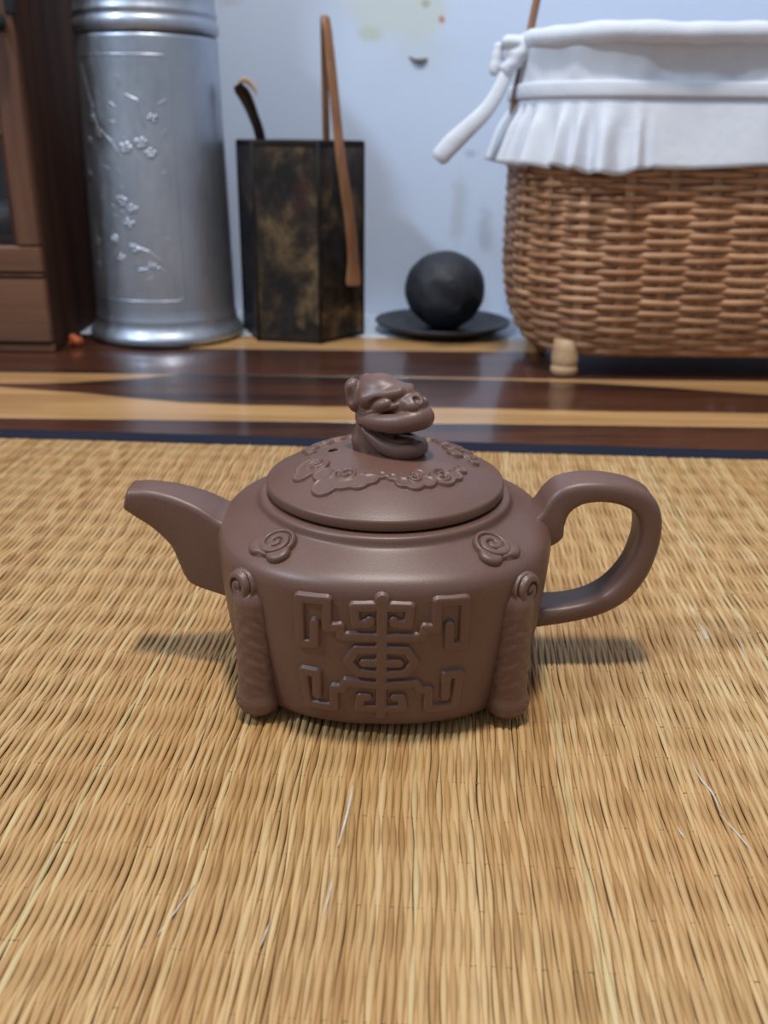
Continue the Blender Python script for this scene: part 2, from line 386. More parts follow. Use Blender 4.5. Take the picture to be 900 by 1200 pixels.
body = mk('body', bv.reshape(-1, 3), grid_faces(NT, len(BP), cu=True), CLAY, pot)
sub = body.modifiers.new('smooth', 'SUBSURF'); sub.levels = 1; sub.render_levels = 2

BA = np.array([(h, a) for a, h, n in BP[3:12]])
def face_pt(x, z):
    """front face of the body at (x, z), pot coordinates"""
    a = np.interp(z, BA[:, 0], BA[:, 1]); y = -np.maximum(a ** SN - np.abs(x) ** SN, 1e-12) ** (1 / SN)
    return np.stack([x + TX, y + TY, z + TZ], -1)
# the stylised character in relief: strokes in millimetres (x, z) on the front face, mirrored about x = -.5
HALF = [[(-2.5, 39.7), (-13.1, 39.7), (-13.6, 43.0), (-17.4, 42.3), (-17.4, 52.0), (-26.0, 51.7), (-26.1, 35.0), (-21.5, 35.6), (-21.3, 43.6)],
        [(-1.5, 50.8), (-9.1, 50.5), (-8.6, 44.5), (-4.4, 45.0), (-4.1, 46.0)],
        [(-2.0, 35.2), (-8.3, 35.0), (-11.0, 30.2), (-7.8, 26.2), (-2.0, 25.7)], [(-2.0, 30.2), (-6.0, 30.1)],
        [(-2.0, 21.3), (-11.6, 22.0), (-12.8, 19.2), (-15.6, 19.0), (-15.6, 10.9), (-24.3, 11.0), (-25.5, 24.2), (-21.0, 24.2), (-21.1, 15.4)],
        [(-2.0, 11.6), (-7.6, 11.5), (-7.0, 16.3), (-4.8, 16.3)]]
gx, gz = np.meshgrid(np.arange(-.0305, .0300, .00026), np.arange(.0062, .0560, .00026), indexing='ij')
d = np.full(gx.shape, 1e9)
for st in HALF:
    for sgn in (1, -1):
        d = np.minimum(d, seg_dist(gx * 1000, gz * 1000, [(-.5 + sgn * (x + .5), z) for x, z in st]))
d = np.minimum(d, seg_dist(gx * 1000, gz * 1000, [(-.5, 52.5), (-.5, 9)]) - .25)
d = np.minimum(d, seg_dist(gx * 1000, gz * 1000, [(-.5, 53.0), (-.5, 52.0)]) - .75)
hh = smooth01((2.0 - d) / .75) * (1.6 - .06 * np.clip(d, 0, 2) ** 2) * .001
name_flip['character_relief'] = False
relief('character_relief', face_pt(gx, gz), hh, CLAY, pot)

def corner_scroll(m):
    """scroll-shaped corner pillar: x radial, y tangential (metres, pot frame before turning)"""
    h = .0003; lo = (.040, -.0120, -.001); hi = (.0715, .0120, .0690)
    X, Y, Z = grid3(lo, hi, h); Y = Y * m
    rc = .0594
    col = cap(X, Y, Z, (rc, 0, .0068), (rc + .0002, 0, .0435), .0066)
    th = np.arctan2(Y, X - rc)
    leaf = np.sin(Z * 850 + 2.2 * np.sin(th * 3.1)) * np.cos(th * 4.3 + 130 * Z) + .6 * np.sin(Z * 1700 - th * 5)
    wmask = smooth01((Z - .010) / .004) * smooth01((.043 - Z) / .004)
    col = col + .00016 * leaf * wmask
    def spiral(u, v, r0, turns, hand=1):
        r = np.hypot(u, v); a = np.arctan2(v, u) * hand / (2 * math.pi); q = (r / r0 * turns - a) % 1.0
        return np.exp(-((np.minimum(q, 1 - q)) / .13) ** 2) * smooth01((r0 * 1.02 - r) / (r0 * .15))
    foot = ell(X, Y, Z, (rc + .0020, .0015, .0070), (.0054, .0052, .0056)) + .0005 * spiral(Y - .0015, Z - .007, .0048, 1.3)
    foot2 = ell(X, Y, Z, (rc, 0, .0066), (.0070, .0072, .0062))
    s = smin(smin(col, foot, .0008), foot2, .001)
    # curl at the head of the pillar, on its outer flank
    vy, vz = Y - .0016, Z - .0492
    vol = smax(np.hypot(vy, vz) - .0058, np.abs(X - rc + .001) - .0068, .0030) + .0014 * spiral(vy, vz, .0056, 1.7, -1)
    s = smin(s, vol, .0005)
    # neck bending over the shoulder edge
    s = smin(s, cap(X, Y, Z, (rc - .0005, -.001, .0500), (.0545, -.0012, .0588), .0036, .0032), .002)
    # medallion lying on the shoulder: a swirled cloud lobe with two small lobes
    nx, nz = .36, .93
    cx, cz = .0515, .0608
    n_ = (X - cx) * nx + (Z - cz) * nz; u_ = (X - cx) * nz - (Z - cz) * nx; w_ = Y + .0024
    lobe = np.minimum(np.hypot(u_ + .0005, w_) - .0066, np.minimum(np.hypot(u_ - .0030, w_ - .0040) - .0042, np.hypot(u_ - .0028, w_ + .0044) - .0040))
    top = np.abs(n_) - .0024
    med = smax(lobe, top, .0016) + .0011 * spiral(u_ + .0005, w_, .0062, 2.1)
    s = smin(s, med, .0006)
    V, F = surface_nets(s, lo, h)
    return V, F
for m_, angs in ((-1, (225, 45)), (1, (315, 135))):      # 225 front left, 315 front right
    CV, CF = corner_scroll(m_)
    for a in angs:
        # +y of the local frame turns to the outer side (towards spout or handle)
        c, s_ = math.cos(R(a)), math.sin(R(a))
        x = CV[:, 0] * c - CV[:, 1] * s_ * 1; y = CV[:, 0] * s_ + CV[:, 1] * c
        mk('corner_scroll', np.stack([x + TX, y + TY, CV[:, 2] + .0004], 1), CF, CLAY, pot)

def arm(name, pairs, width, m, parent, rad=.0030, tip=False, bulge=0.0):
    """bar of rounded rectangular section between an outer and an inner outline (x, z in mm); width in mm along the path"""
    n = 72; q = spline(np.array([[*p, wv] for p, wv in zip(pairs, width)], float), n) * .001
    o = np.stack([q[:, 0], 0 * q[:, 0], q[:, 1]], 1); i = np.stack([q[:, 2], 0 * q[:, 0], q[:, 3]], 1); wv = q[:, 4] / 2
    c = (o + i) / 2; hv = np.linalg.norm(o - i, axis=1) / 2; e = (o - i) / (2 * hv)[:, None]
    ring = []
    for k in range(n):
        r = min(rad, hv[k] * .8, wv[k] * .8); pts = []
        for (sx, sy), a0 in (((1, 1), 0), ((-1, 1), 90), ((-1, -1), 180), ((1, -1), 270)):
            for a in np.linspace(a0, a0 + 90, 5):
                pts.append((sx * (wv[k] - r) + r * math.cos(R(a)), sy * (hv[k] - r) + r * math.sin(R(a))))
        ring.append([c[k] + np.array([0, px, 0]) + e[k] * py for px, py in pts])
    ring = np.array(ring); m_ = ring.shape[1]
    if tip: ring[..., 1] *= np.interp(ring[..., 0] * 1000, [-92, -80, -70, -52], [13.0, 14.2, 17.5, 25.5]) / (2000 * wv[:, None])
    def scaled(rg, cc, f): return cc + (rg - cc) * f
    pre = []
    if tip:       # the open mouth: rounded lip, then a hole running inwards
        inward = (c[1] - c[0]) / np.linalg.norm(c[1] - c[0])
        pre = [scaled(ring[0], c[0], .02) + inward * .012, scaled(ring[0], c[0], .52) + inward * .011, scaled(ring[0], c[0], .58) - inward * .0002,
               scaled(ring[0], c[0], .64) - inward * .0007, scaled(ring[0], c[0], .86) - inward * .0009, scaled(ring[0], c[0], .96) - inward * .0005]
    ring = np.concatenate([np.array(pre).reshape(-1, m_, 3), ring]) if pre else ring
    v = ring.reshape(-1, 3) + np.array([TX, TY, TZ])
    return mk(name, v, grid_faces(len(ring), m_, cv=True), m, parent)
SPOUT = [(-90.0, 67.3, -92.2, 59.2), (-84.9, 67.5, -88.4, 56.5), (-79.8, 66.9, -84.2, 53.7), (-74.6, 65.8, -80.1, 50.0), (-69.5, 64.1, -76.4, 45.7), (-65.3, 62.4, -74.2, 39.8), (-61.5, 60.3, -72.1, 34.4), (-57.7, 58.0, -68.5, 31.2), (-51.0, 55.5, -54.0, 27.5)]
arm('spout', SPOUT, [13.0, 13.4, 14.2, 15.4, 17.0, 19, 21, 23.5, 26], CLAY, pot, .0026, True)
HANDLE = [(50.0, 57.0, 50.5, 46.5), (54.7, 61.9, 58.1, 47.7), (57.1, 66.3, 63.4, 51.2), (60.8, 70.2, 63.8, 55.7), (66.9, 72.3, 65.2, 60.6), (73.0, 72.8, 69.4, 63.9), (79.3, 72.5, 75.6, 65.0), (87.5, 70.7, 81.9, 64.3), (94.1, 67.3, 86.6, 62.3), (97.9, 61.0, 89.6, 59.0), (98.9, 53.2, 90.8, 54.0), (98.1, 45.2, 90.5, 47.6), (95.5, 36.0, 88.2, 39.5), (90.4, 27.6, 83.0, 31.7), (82.6, 21.7, 76.0, 26.6), (72.6, 18.0, 67.4, 24.1), (59.1, 15.5, 59.5, 23.3), (50.0, 14.5, 50.0, 23.0)]
arm('handle', HANDLE, [20, 19, 17.5, 16.5, 16, 16, 16, 16, 16, 16, 16, 16, 16, 16, 16, 16, 17, 18], CLAY, pot, .0030)

# lid
LP = [(0, .0822), (.006, .0821), (.012, .0817), (.018, .0808), (.023, .0796), (.028, .0781), (.032, .0765), (.036, .0747), (.0390, .0732), (.0408, .0722), (.0416, .0717), (.0420, .0709), (.0420, .0690), (.0416, .0681), (.0404, .0678), (.0385, .0678), (.0380, .0650), (.0375, .060), (.0355, .060), (0, .062)]
def lid_h(r): return np.interp(r, [p[0] for p in LP[:10]], [p[1] for p in LP[:10]])
LPs = [(LP[0])] + [tuple(x) for x in spline(np.array(LP[:14]), 60)[1:]] + LP[14:]
lid = lathe('lid', [(r, z + TZ) for r, z in LPs[::-1]], CLAY, pot, 160, (TX, TY, 0))
# steam hole bored through the lid
HX, HY = -.0186, .0015
hv, hf = lathe_arr([(0, .070), (.0018, .070), (.0018, .090), (0, .090)], 20, (TX + HX, TY + HY, 0))
cutter = mk('bore', hv, hf, DARK); bo = lid.modifiers.new('bore', 'BOOLEAN'); bo.operation = 'DIFFERENCE'; bo.object = cutter; bo.solver = 'EXACT'
lv = lid.data; lv.polygons.foreach_set('use_smooth', np.ones(len(lv.polygons), bool))
dg = bpy.context.evaluated_depsgraph_get(); nm = bpy.data.meshes.new_from_object(lid.evaluated_get(dg)); lid.modifiers.clear(); lid.data = nm; nm.name = 'lid'; nm.set_sharp_from_angle(angle=R(35))
bpy.data.objects.remove(cutter)
# cloud relief on the lid: lobes (x, y, radius in mm) and swirls (x, y, radius, hand)
LOBES = [(-24.8, -11.0, 6.2), (-28.0, -15.0, 3.6), (-19.8, -25.0, 4.8), (-13.2, -23.0, 5.8), (-8.6, -25.2, 4.3), (-20.5, -18.5, 4.0), (-4.6, -24.6, 3.0), (-1.0, -22.6, 2.2), (2.4, -23.6, 2.2), (5.6, -26.0, 2.8), (9.4, -25.6, 3.8), (13.8, -24.0, 3.2), (18.9, -19.6, 4.8), (23.2, -16.6, 3.2), (11.0, -20.6, 3.0), (25.5, -11.5, 2.6),
         (24.5, 2.5, 3.2), (24.0, 9.0, 4.2), (28.5, 11.5, 3.6), (30.0, 5.0, 3.0), (22.0, 16.0, 4.0), (26.0, 18.5, 3.0), (16.5, 21.0, 3.6), (31.0, 0.0, 2.4),
         (-27.0, 9.5, 3.4), (-23.0, 14.0, 4.4), (-18.0, 19.0, 4.0), (-12.0, 22.5, 3.2), (-26.5, 4.0, 2.4), (-2, 24, 3.8), (5, 25, 3.8), (11, 23.0, 3.2)]
SWIRLS = [(-23.2, -10.8, 4.2, 1), (-12.8, -20.6, 4.6, -1), (9.6, -23.2, 3.0, 1), (18.9, -19.0, 3.6, -1), (24.0, 9.0, 3.2, 1), (-22.5, 13.5, 3.2, -1), (28.6, 11.4, 2.4, -1), (22, 16, 2.8, 1)]
ax = np.arange(-.0345, .0346, .00028); gx, gy = np.meshgrid(ax, ax, indexing='ij'); mx, my = gx * 1000, gy * 1000
d = np.full(gx.shape, 1e9)
for x, y, r in LOBES: d = smin(d, np.hypot(mx - x, my - y) - r, 1.1)
rim = np.exp(-((d + .75) / .5) ** 2)
hh = smooth01(-d / .75) * 1.05 + .42 * rim
for x, y, r, hd in SWIRLS:
    rr = np.hypot(mx - x, my - y); a = np.arctan2(my - y, mx - x) * hd / (2 * math.pi); q = (rr / r * 1.6 - a) % 1
    hh = hh + np.where(d < -.5, (.6 * np.cos(2 * math.pi * q)) * smooth01((r - rr) / (.35 * r)) * smooth01(-d - .5), 0)
hh = np.where(d < 0, np.maximum(hh, .02), 0) * .001
name_flip['cloud_relief'] = False
relief('cloud_relief', np.stack([gx + TX, gy + TY, lid_h(np.hypot(gx, gy)) + TZ], -1), hh, CLAY, lid)

# beast head knob: f forward, s sideways, u up (mm)
def knob_mesh():
    h = .32; lo = (-16, -13, -3.5); hi = (20, 13, 29)
    F, Sg, U = grid3(lo, hi, h); A = np.abs(Sg)
    E_ = lambda c, r, s=None: ell(F, A if s is None else Sg, U, c, r)
    d = E_((-3.5, 0, 3.0), (8.5, 8.4, 9.5), 1)                               # neck
    d = smin(d, E_((-5.5, 0, 12), (6.0, 7.4, 9.0), 1), 2.5); d = smin(d, E_((-6, 0, 4.0), (7.2, 8.8, 6.0), 1), 1.5)
    d = smin(d, E_((-3.0, 0, 18.4), (9.8, 8.0, 6.9), 1), 1.5)              # skull
    ear = cap(F, A, U, (-9.6, 4.6, 16.5), (-11.4, 4.4, 20.6), 3.5, 3.1); ear = smax(ear, -ell(F, A, U, (-10.2, 8.2, 19.0), (1.5, 1.3, 2.8)), .6)
    d = smin(d, ear, .6)
    d = smin(d, E_((7.5, 0, 16.2), (8.0, 5.6, 4.0), 1), 1.2)               # muzzle
    d = smin(d, cap(F, A, U, (7.4, 3.4, 21.0), (-4.2, 7.0, 18.2), 1.7, 2.5), .8)    # brow
    d = smin(d, E_((4.0, 0, 20.6), (7.0, 4.4, 2.9), 1), 1.2)
    d = smax(d, -ell(F, A, U, (3.0, 8.4, 17.0), (5.0, 2.6, 3.0)), .5)      # socket
    d = smin(d, ell(F, A, U - .22 * (F - 1.6), (1.6, 5.7, 16.9), (4.3, 2.9, 2.4)), .15)     # eyeball
    d = smin(d, cap(F, A, U, (-3.2, 7.9, 14.2), (7.4, 5.4, 17.4), 1.0), .4)  # lower lid running to the nose
    d = smin(d, E_((9.6, 0, 17.8), (6.0, 5.3, 3.2), 1), .7)               # nose
    d = smin(d, ell(F, A, U, (11.8, 3.4, 17.2), (3.0, 2.2, 2.2)), .5)
    d = smax(d, -ell(F, A, U, (13.9, 2.1, 19.6), (1.8, 1.25, 1.2)), .4)    # nostril
    def band(d, pts, k, n=14):
        q = spline(np.array(pts, float), n)
        e = np.full(d.shape, 1e9)
        for a, b in zip(q[:-1], q[1:]): e = np.minimum(e, cap(F, A, U, a[:3], b[:3], a[3], b[3]))
        return smin(d, e, k)
    d = band(d, [(-5.0, 7.2, 11.4, 2.2), (1.0, 7.8, 11.6, 2.8), (7.5, 6.9, 12.0, 3.1), (12.4, 4.6, 12.8, 3.2), (14.6, 1.8, 13.2, 3.3), (14.9, 0, 13.2, 3.3)], .6)   # upper lip
    jaw = E_((4.5, 0, 2.4), (9.4, 7.4, 3.6), 1)
    jaw = band(jaw, [(-5.4, 7.0, 9.2, 1.3), (-1.5, 7.8, 6.6, 1.8), (3.5, 7.6, 4.2, 2.2), (8.5, 6.0, 3.0, 2.5), (12.2, 3.2, 3.2, 2.6), (13.6, 0, 3.6, 2.6)], .4)
    jaw = band(jaw, [(-1.0, 6.0, 7.6, 1.0), (4.0, 5.6, 5.9, 1.1), (8.5, 3.9, 5.4, 1.1), (10.8, 0, 5.6, 1.1)], .3)      # gum ridge
    d = smin(d, jaw, .8)
    d = smax(d, -ell(F, A, U, (9.4, 0, 8.2), (9.6, 5.4, 2.1)), .6)         # open mouth
    d = smax(d, -cap(F, A, U, (-5.2, 8.6, 9.9), (4.5, 7.6, 8.0), .7, 1.9), .4)    # slit back to the corner of the mouth
    d = smin(d, ell(F, A, U, (7.2, 0, 4.9), (6.8, 4.0, 1.7)), .3)          # tongue
    d = smin(d, cap(F, A, U, (-8.0, 5.6, 12.0), (-4.0, 7.6, 1.0), 1.5, 1.8), .8)   # cheek ruff
    V, q = surface_nets(d, lo, h)
    return V, q
KV, KF = knob_mesh()
ky = R(-33); kt = R(-1)
f_, s_, u_ = KV[:, 0], KV[:, 1], KV[:, 2]
f2 = f_ * math.cos(kt) + u_ * math.sin(kt); u2 = -f_ * math.sin(kt) + u_ * math.cos(kt)
kx = f2 * math.cos(ky) - s_ * math.sin(ky); kyy = f2 * math.sin(ky) + s_ * math.cos(ky)
SC = .00098
mk('knob', np.stack([kx * SC + TX + .0005, kyy * SC + TY, u2 * SC * 1.13 + .0806], 1), KF, CLAY, lid)

# ------------------------------------------------------------------ pewter canister
def pewter():
    m, N, L, B = nt('dull_pewter'); v = mapping(N, L, (1, 1, .5)); n1 = noise(N, L, 22, 5, .6, v); n2 = noise(N, L, 160, 4, .6, v)
    c = ramp(N, L, n1.outputs[0], [(.3, (.35, .385, .445)), (.7, (.49, .53, .60))]); L.new(c.outputs[0], B.inputs['Base Color'])
    B.inputs['Metallic'].default_value = .85
    r = ramp(N, L, n2.outputs[0], [(.3, (.34,) * 3), (.7, (.50,) * 3)]); L.new(r.outputs[0], B.inputs['Roughness'])
    bump(N, L, B, n1.outputs[0], .15, .003); return m
PEW = pewter()
CX, CY = -.2150, .927
can = empty('tea_canister', (CX, CY, FZ), 'tall grey pewter canister with chased flowers beside the wooden cabinet', 'canister')
cb = [(0, .001), (.070, .001), (.0733, .003), (.0738, .006), (.0728, .009), (.0700, .012), (.0678, .016), (.0668, .0195), (.0672, .0215), (.0668, .0240), (.0660, .0260), (.0660, .034), (.0645, .120), (.0628, .200), (.0618, .2585), (.0616, .261), (.0600, .262), (0, .262)]
lathe('body', cb, PEW, can, 96, (CX, CY, FZ))
cl = [(0, .2585), (.0612, .2585), (.0626, .2600), (.0634, .2630), (.0634, .2660), (.0624, .2690), (.0612, .2705), (.0614, .2725), (.0622, .2740), (.0622, .2760), (.0612, .2775), (.0608, .283), (.0606, .330), (.0600, .336), (.055, .342), (.030, .347), (.008, .349), (.008, .352), (.011, .356), (.012, .361), (.009, .366), (0, .368)]
cl = [(r, z + .005) for r, z in cl]
lathe('lid', cl, PEW, can, 96, (CX, CY, FZ))
# chased ornament: framing lines, stems, blossoms (angle in mm along the girth, z in mm)
th = np.linspace(R(192), R(338), 420); zz = np.linspace(.034, .252, 560); TH, Z2 = np.meshgrid(th, zz, indexing='ij')
girth = (TH - R(256)) * 64; zm = Z2 * 1000
d = np.full(TH.shape, 1e9)
def stroke(pts, w): global d; d = np.minimum(d, seg_dist(girth, zm, pts) - w)
hgt = np.zeros(TH.shape)
frame_ = seg_dist(girth, zm, [(-46, 46), (-43, 42), (43, 42), (46, 46), (46, 241), (43, 245), (-43, 245), (-46, 241), (-46, 46)])
hgt = np.maximum(hgt, .7 * smooth01((1.1 - frame_) / .9))
for st, wv in (([(-46, 236), (-34, 212), (-30, 200), (-24, 188)], .8), ([(-42, 238), (-28, 205)], .5), ([(-24, 188), (-10, 178), (0, 165)], .6), ([(-4, 120), (-8, 100), (-16, 82), (-30, 70)], .6), ([(-2, 140), (-4, 128)], .5), ([(22, 190), (18, 210), (8, 214)], .5), ([(2, 92), (18, 86), (30, 76)], .5), ([(8, 70), (26, 72), (34, 66)], .5), ([(-40, 60), (-36, 80), (-40, 110)], .6)):
    hgt = np.maximum(hgt, .8 * smooth01((wv - seg_dist(girth, zm, st) + .6) / .8))
r3 = np.random.default_rng(3)
for cx, cz, n, rad in ((4, 172, 6, 4.2), (18, 176, 6, 4.0), (26, 168, 5, 3.4), (-4, 128, 6, 4.0), (6, 122, 5, 3.4), (2, 110, 4, 3.6), (-24, 184, 5, 3.4), (-32, 196, 5, 3.2), (-38, 178, 4, 2.6), (-14, 96, 5, 3.0), (6, 88, 5, 3.2), (-8, 80, 4, 2.8), (20, 74, 4, 2.6), (-38, 92, 4, 3.0), (-40, 72, 4, 2.6), (30, 196, 4, 3), (-44, 150, 4, 2.6)):
    for k in range(n):
        a = k * 2 * math.pi / n + r3.uniform(0, .6); px, pz = cx + rad * math.cos(a), cz + rad * .8 * math.sin(a)
        rr = np.hypot(girth - px, (zm - pz) * 1.15); hgt = np.maximum(hgt, 1.5 * np.sqrt(np.clip(1 - (rr / (rad * .62)) ** 2, 0, 1)))
    rr = np.hypot(girth - cx, zm - cz); hgt = np.maximum(hgt, 1.8 * np.sqrt(np.clip(1 - (rr / (rad * .4)) ** 2, 0, 1)))
for k in range(26):
    px, pz = r3.uniform(-42, 40), r3.uniform(52, 236); a = r3.uniform(-1, 1) + (1.57 if k % 2 else 0); l = r3.uniform(3, 8)
    hgt = np.maximum(hgt, .55 * smooth01((1.3 - seg_dist(girth, zm, [(px, pz), (px + l * math.cos(a), pz + l * math.sin(a))])) / 1.0))
rad = np.interp(Z2, [p[1] for p in cb[11:15]], [p[0] for p in cb[11:15]])
name_flip['chased_ornament'] = False
relief('chased_ornament', np.stack([CX + rad * np.cos(TH), CY + rad * np.sin(TH), Z2 + FZ], -1), hgt * .0008, PEW, can, .0002)

# ------------------------------------------------------------------ hexagonal lacquered holder
def lacquer():
    m, N, L, B = nt('mottled_lacquer'); v = mapping(N, L, (1, 1, .8)); a = noise(N, L, 26, 5, .62, v, .6); b = noise(N, L, 48, 5, .6, mapping(N, L, (1.3, 1.3, 1), rot=(.4, .2, 1))); r = noise(N, L, 13, 3, .5, mapping(N, L, (1, 1, 1), rot=(1, .5, 0)))
    c1 = ramp(N, L, a.outputs[0], [(.38, (.010, .009, .011)), (.50, (.035, .024, .014)), (.60, (.13, .085, .040)), (.75, (.20, .145, .08))])
    c2 = ramp(N, L, b.outputs[0], [(.42, (.30, .30, .34)), (.6, (1.1, 1.05, 1))])
    c = mixc(N, L, 1, c1.outputs[0], c2.outputs[0], 'MULTIPLY')
    rm = ramp(N, L, r.outputs[0], [(.60, (0, 0, 0)), (.72, (.6, .6, .6))])
    L.new(mixc(N, L, rm.outputs[0], c, (.10, .014, .012)), B.inputs['Base Color'])
    B.inputs['Roughness'].default_value = .38; bump(N, L, B, a.outputs[0], .3, .0008); return m
LAC = lacquer(); LEDGE = simple('black_lacquer', (.008, .007, .007), (.018, .013, .010), rough=.6, scale=40, spec=.2)
BX0 = np.array([-.0618, .886]); HS = .0612
dirs = [50.5, 110.5, 170.5, 230.5, 290.5, 350.5]        # side directions, counter-clockwise from the front corner
cs_ = [BX0]
for a in dirs[:-1]: cs_.append(cs_[-1] + HS * np.array([math.cos(R(a)), math.sin(R(a))]))
cs_ = np.array(cs_); hc = cs_.mean(0); BH = .1785
hold = empty('hexagonal_holder', (*hc, FZ), 'dark mottled hexagonal lacquer holder of tea utensils against the white wall', 'holder')
def hexring(s, z): return [(*(hc + (p - hc) * s), z + FZ) for p in cs_]
for k in range(6):      # six boards
    a, b = cs_[k], cs_[(k + 1) % 6]; ai, bi = hc + (a - hc) * .90, hc + (b - hc) * .90
    t = (b - a) / HS; a2, b2 = a + t * .0012, b - t * .0012
    vs = [(*p, z) for z in (FZ + .003, FZ + BH - .001) for p in (a2, b2, bi, ai)]
    mk('side_panel', vs, [[0, 1, 5, 4], [1, 2, 6, 5], [2, 3, 7, 6], [3, 0, 4, 7], [4, 5, 6, 7], [3, 2, 1, 0]], LAC, hold, smooth=False)
    tube('corner_edge', [(*(hc + (a - hc) * .992), FZ + z) for z in (0.0, .05, .12, BH)], .0016, LEDGE, hold, n=8, up=(1, 0, 0))
rim_v = np.array([hexring(s, z) for s, z in ((.885, BH - .006), (.885, BH + .0005), (.90, BH + .0012), (.995, BH + .0012), (1.008, BH), (1.008, BH - .0035), (.99, BH - .005))])
mk('rim', rim_v.reshape(-1, 3), grid_faces(7, 6, cv=True), LEDGE, hold, smooth=False)
bt_v = np.array([hexring(s, z) for s, z in ((.0, .006), (.89, .006), (.89, 0), (1.004, 0), (1.004, .0035), (.99, .004))])
mk('base', bt_v.reshape(-1, 3), grid_faces(6, 6, cv=True), LEDGE, hold, smooth=False)

BAM = simple('brown_bamboo', (.20, .085, .036), (.31, .145, .068), rough=.42, scale=1, stretch=(300, 300, 14), bmp=.1)
# bamboo tongs: one bent strip straddling the front right board
tg = empty('tea_tongs', (-.048, .895, .05), 'brown bamboo tongs hooked over the front rim of the dark hexagonal holder', 'tongs')
TP = np.array([0, .016, 0]) + spline([(-.0560, .9160, .060), (-.0568, .9140, .120), (-.0570, .9080, .178), (-.0571, .9010, .235), (-.0570, .8960, .268), (-.0562, .8920, .2765), (-.0550, .8880, .2745), (-.0530, .8840, .262), (-.0490, .8780, .228), (-.0440, .8730, .180), (-.0395, .8720, .146), (-.0340, .8770, .108), (-.0318, .8800, .082), (-.0312, .8810, .062), (-.0312, .8800, .051)], 90)
wk = np.interp(np.linspace(0, 1, 90), [0, .38, .45, .75, .88, .94, .98, 1], [.0036, .0038, .0042, .0052, .0056, .0078, .0080, .0062])
# a strip: wide across x, thin through y
v, f = tube_arr(TP, np.full(90, .0010), wk, 12, up=(0, 1, 0))
T_, A_, B_ = frames(TP, (1, 0, 0))
wide = np.array([.83, -.05, .0]); ring = []
for k in range(90):
    wdir = np.array([.86, .50, 0]); wdir = wdir - T_[k] * (wdir @ T_[k]); wdir /= np.linalg.norm(wdir); ndir = np.cross(T_[k], wdir)
    ring.append([TP[k] + wdir * wk[k] * math.cos(a) * (abs(math.cos(a)) ** -.4 if abs(math.cos(a)) > 1e-6 else 1) + ndir * .0011 * math.sin(a) for a in np.linspace(0, 2 * math.pi, 12, endpoint=False)])
ring = [[TP[0]] * 12] + ring + [[TP[-1]] * 12]
mk('strip', np.array(ring).reshape(-1, 3), grid_faces(92, 12, cv=True), BAM, tg)
# tea scoop: a curved dark half-tube of bamboo, pale at its split tip
sc_ = empty('tea_scoop', (-.118, .925, .10), 'dark curved bamboo scoop with a pale split tip standing in the hexagonal holder', 'scoop')
SP = np.array([0, .010, 0]) + spline([(-.1040, .938, .060), (-.1100, .932, .120), (-.1165, .926, .178), (-.1225, .922, .200), (-.1285, .919, .215), (-.1345, .915, .2245)], 40)
sw = np.interp(np.linspace(0, 1, 40), [0, .6, .75, .9, 1], [.0055, .0064, .0078, .0084, .0060]); ring = []
T_, A_, B_ = frames(SP, (0, 1, 0))
for k in range(40):
    wdir = np.array([.80, -.55, .2]); wdir -= T_[k] * (wdir @ T_[k]); wdir /= np.linalg.norm(wdir); ndir = np.cross(wdir, T_[k])
    out = [SP[k] + wdir * sw[k] * math.sin(a) + ndir * .0045 * (1 - math.cos(a)) for a in np.linspace(-1.3, 1.3, 11)]
    inn = [SP[k] + wdir * (sw[k] - .0012) * math.sin(a) + ndir * (.0045 * (1 - math.cos(a)) + .0012) for a in np.linspace(1.3, -1.3, 11)]
    ring.append(out + inn)
DB = simple('dark_bamboo', (.020, .012, .009), (.050, .028, .018), rough=.4, scale=1, stretch=(300, 300, 20))
mk('blade', np.array(ring).reshape(-1, 3), grid_faces(40, 22, cv=True), DB, sc_)
PB = simple('pale_bamboo', (.42, .25, .14), (.62, .44, .30), rough=.6, scale=200)
tipp = [(-.1355, .9245, .2248), (-.1310, .9250, .2275), (-.1265, .9255, .2262), (-.1222, .9260, .2215), (-.1190, .9265, .2150)]
tag(tube('split_tip', spline(tipp, 20), np.interp(np.linspace(0, 1, 20), [0, .3, .7, 1], [.0010, .0026, .0022, .0006]), PB, sc_, rb=np.full(20, .0012), n=8, up=(0, 1, 0)), 'pale split end')

# ------------------------------------------------------------------ black saucer and ball
BLK = simple('matt_black_ceramic', (.012, .014, .020), (.022, .025, .034), rough=.45, scale=60, bmp=.1)
SX, SY = .0570, .958
lathe_p = [(0, .0035), (.030, .0035), (.046, .0045), (.058, .0082), (.0670, .0118), (.0683, .0116), (.0686, .0106), (.0675, .0090), (.060, .0052), (.052, .0022), (.050, .0006), (.046, .0006), (.045, .0015), (0, .0015)]
sau = lathe('saucer', lathe_p[::-1], BLK, None, 96, (SX, SY, FZ)); tag(sau, 'flat black saucer under the dark ball by the wall', 'saucer')
h = .0009; lo = (-.046, -.046, -.046); X, Y, Z = grid3(lo, (.046, .046, .046), h)
d = ell(X, Y, Z, (0, 0, 0), (.0402, .0402, .0385))
d = d + .0004 * np.sin(X * 90 + 1.5) * np.sin(Y * 80 + Z * 70) + .0002 * np.sin(Z * 260 + X * 190)
d = smax(d, -ell(X, Y, Z, (-.030, -.018, -.030), (.012, .02, .010)), .006)       # hollow at the lower left
d = smax(d, -cap(X, Y, Z, (-.014, -.047, .006), (.006, -.048, -.010), .0095), .008)      # pressed groove
d = smax(d, -ell(X, Y, Z, (.030, -.034, -.020), (.012, .012, .014)), .008)
d = smin(d, np.abs(np.hypot(np.hypot(X - .004, Z - .011) - .0045, Y + .0365)) - .0012, .0015)   # small raised ring
d = smax(d, -(Z + .0372), .002)
V, F = surface_nets(d, lo, h)
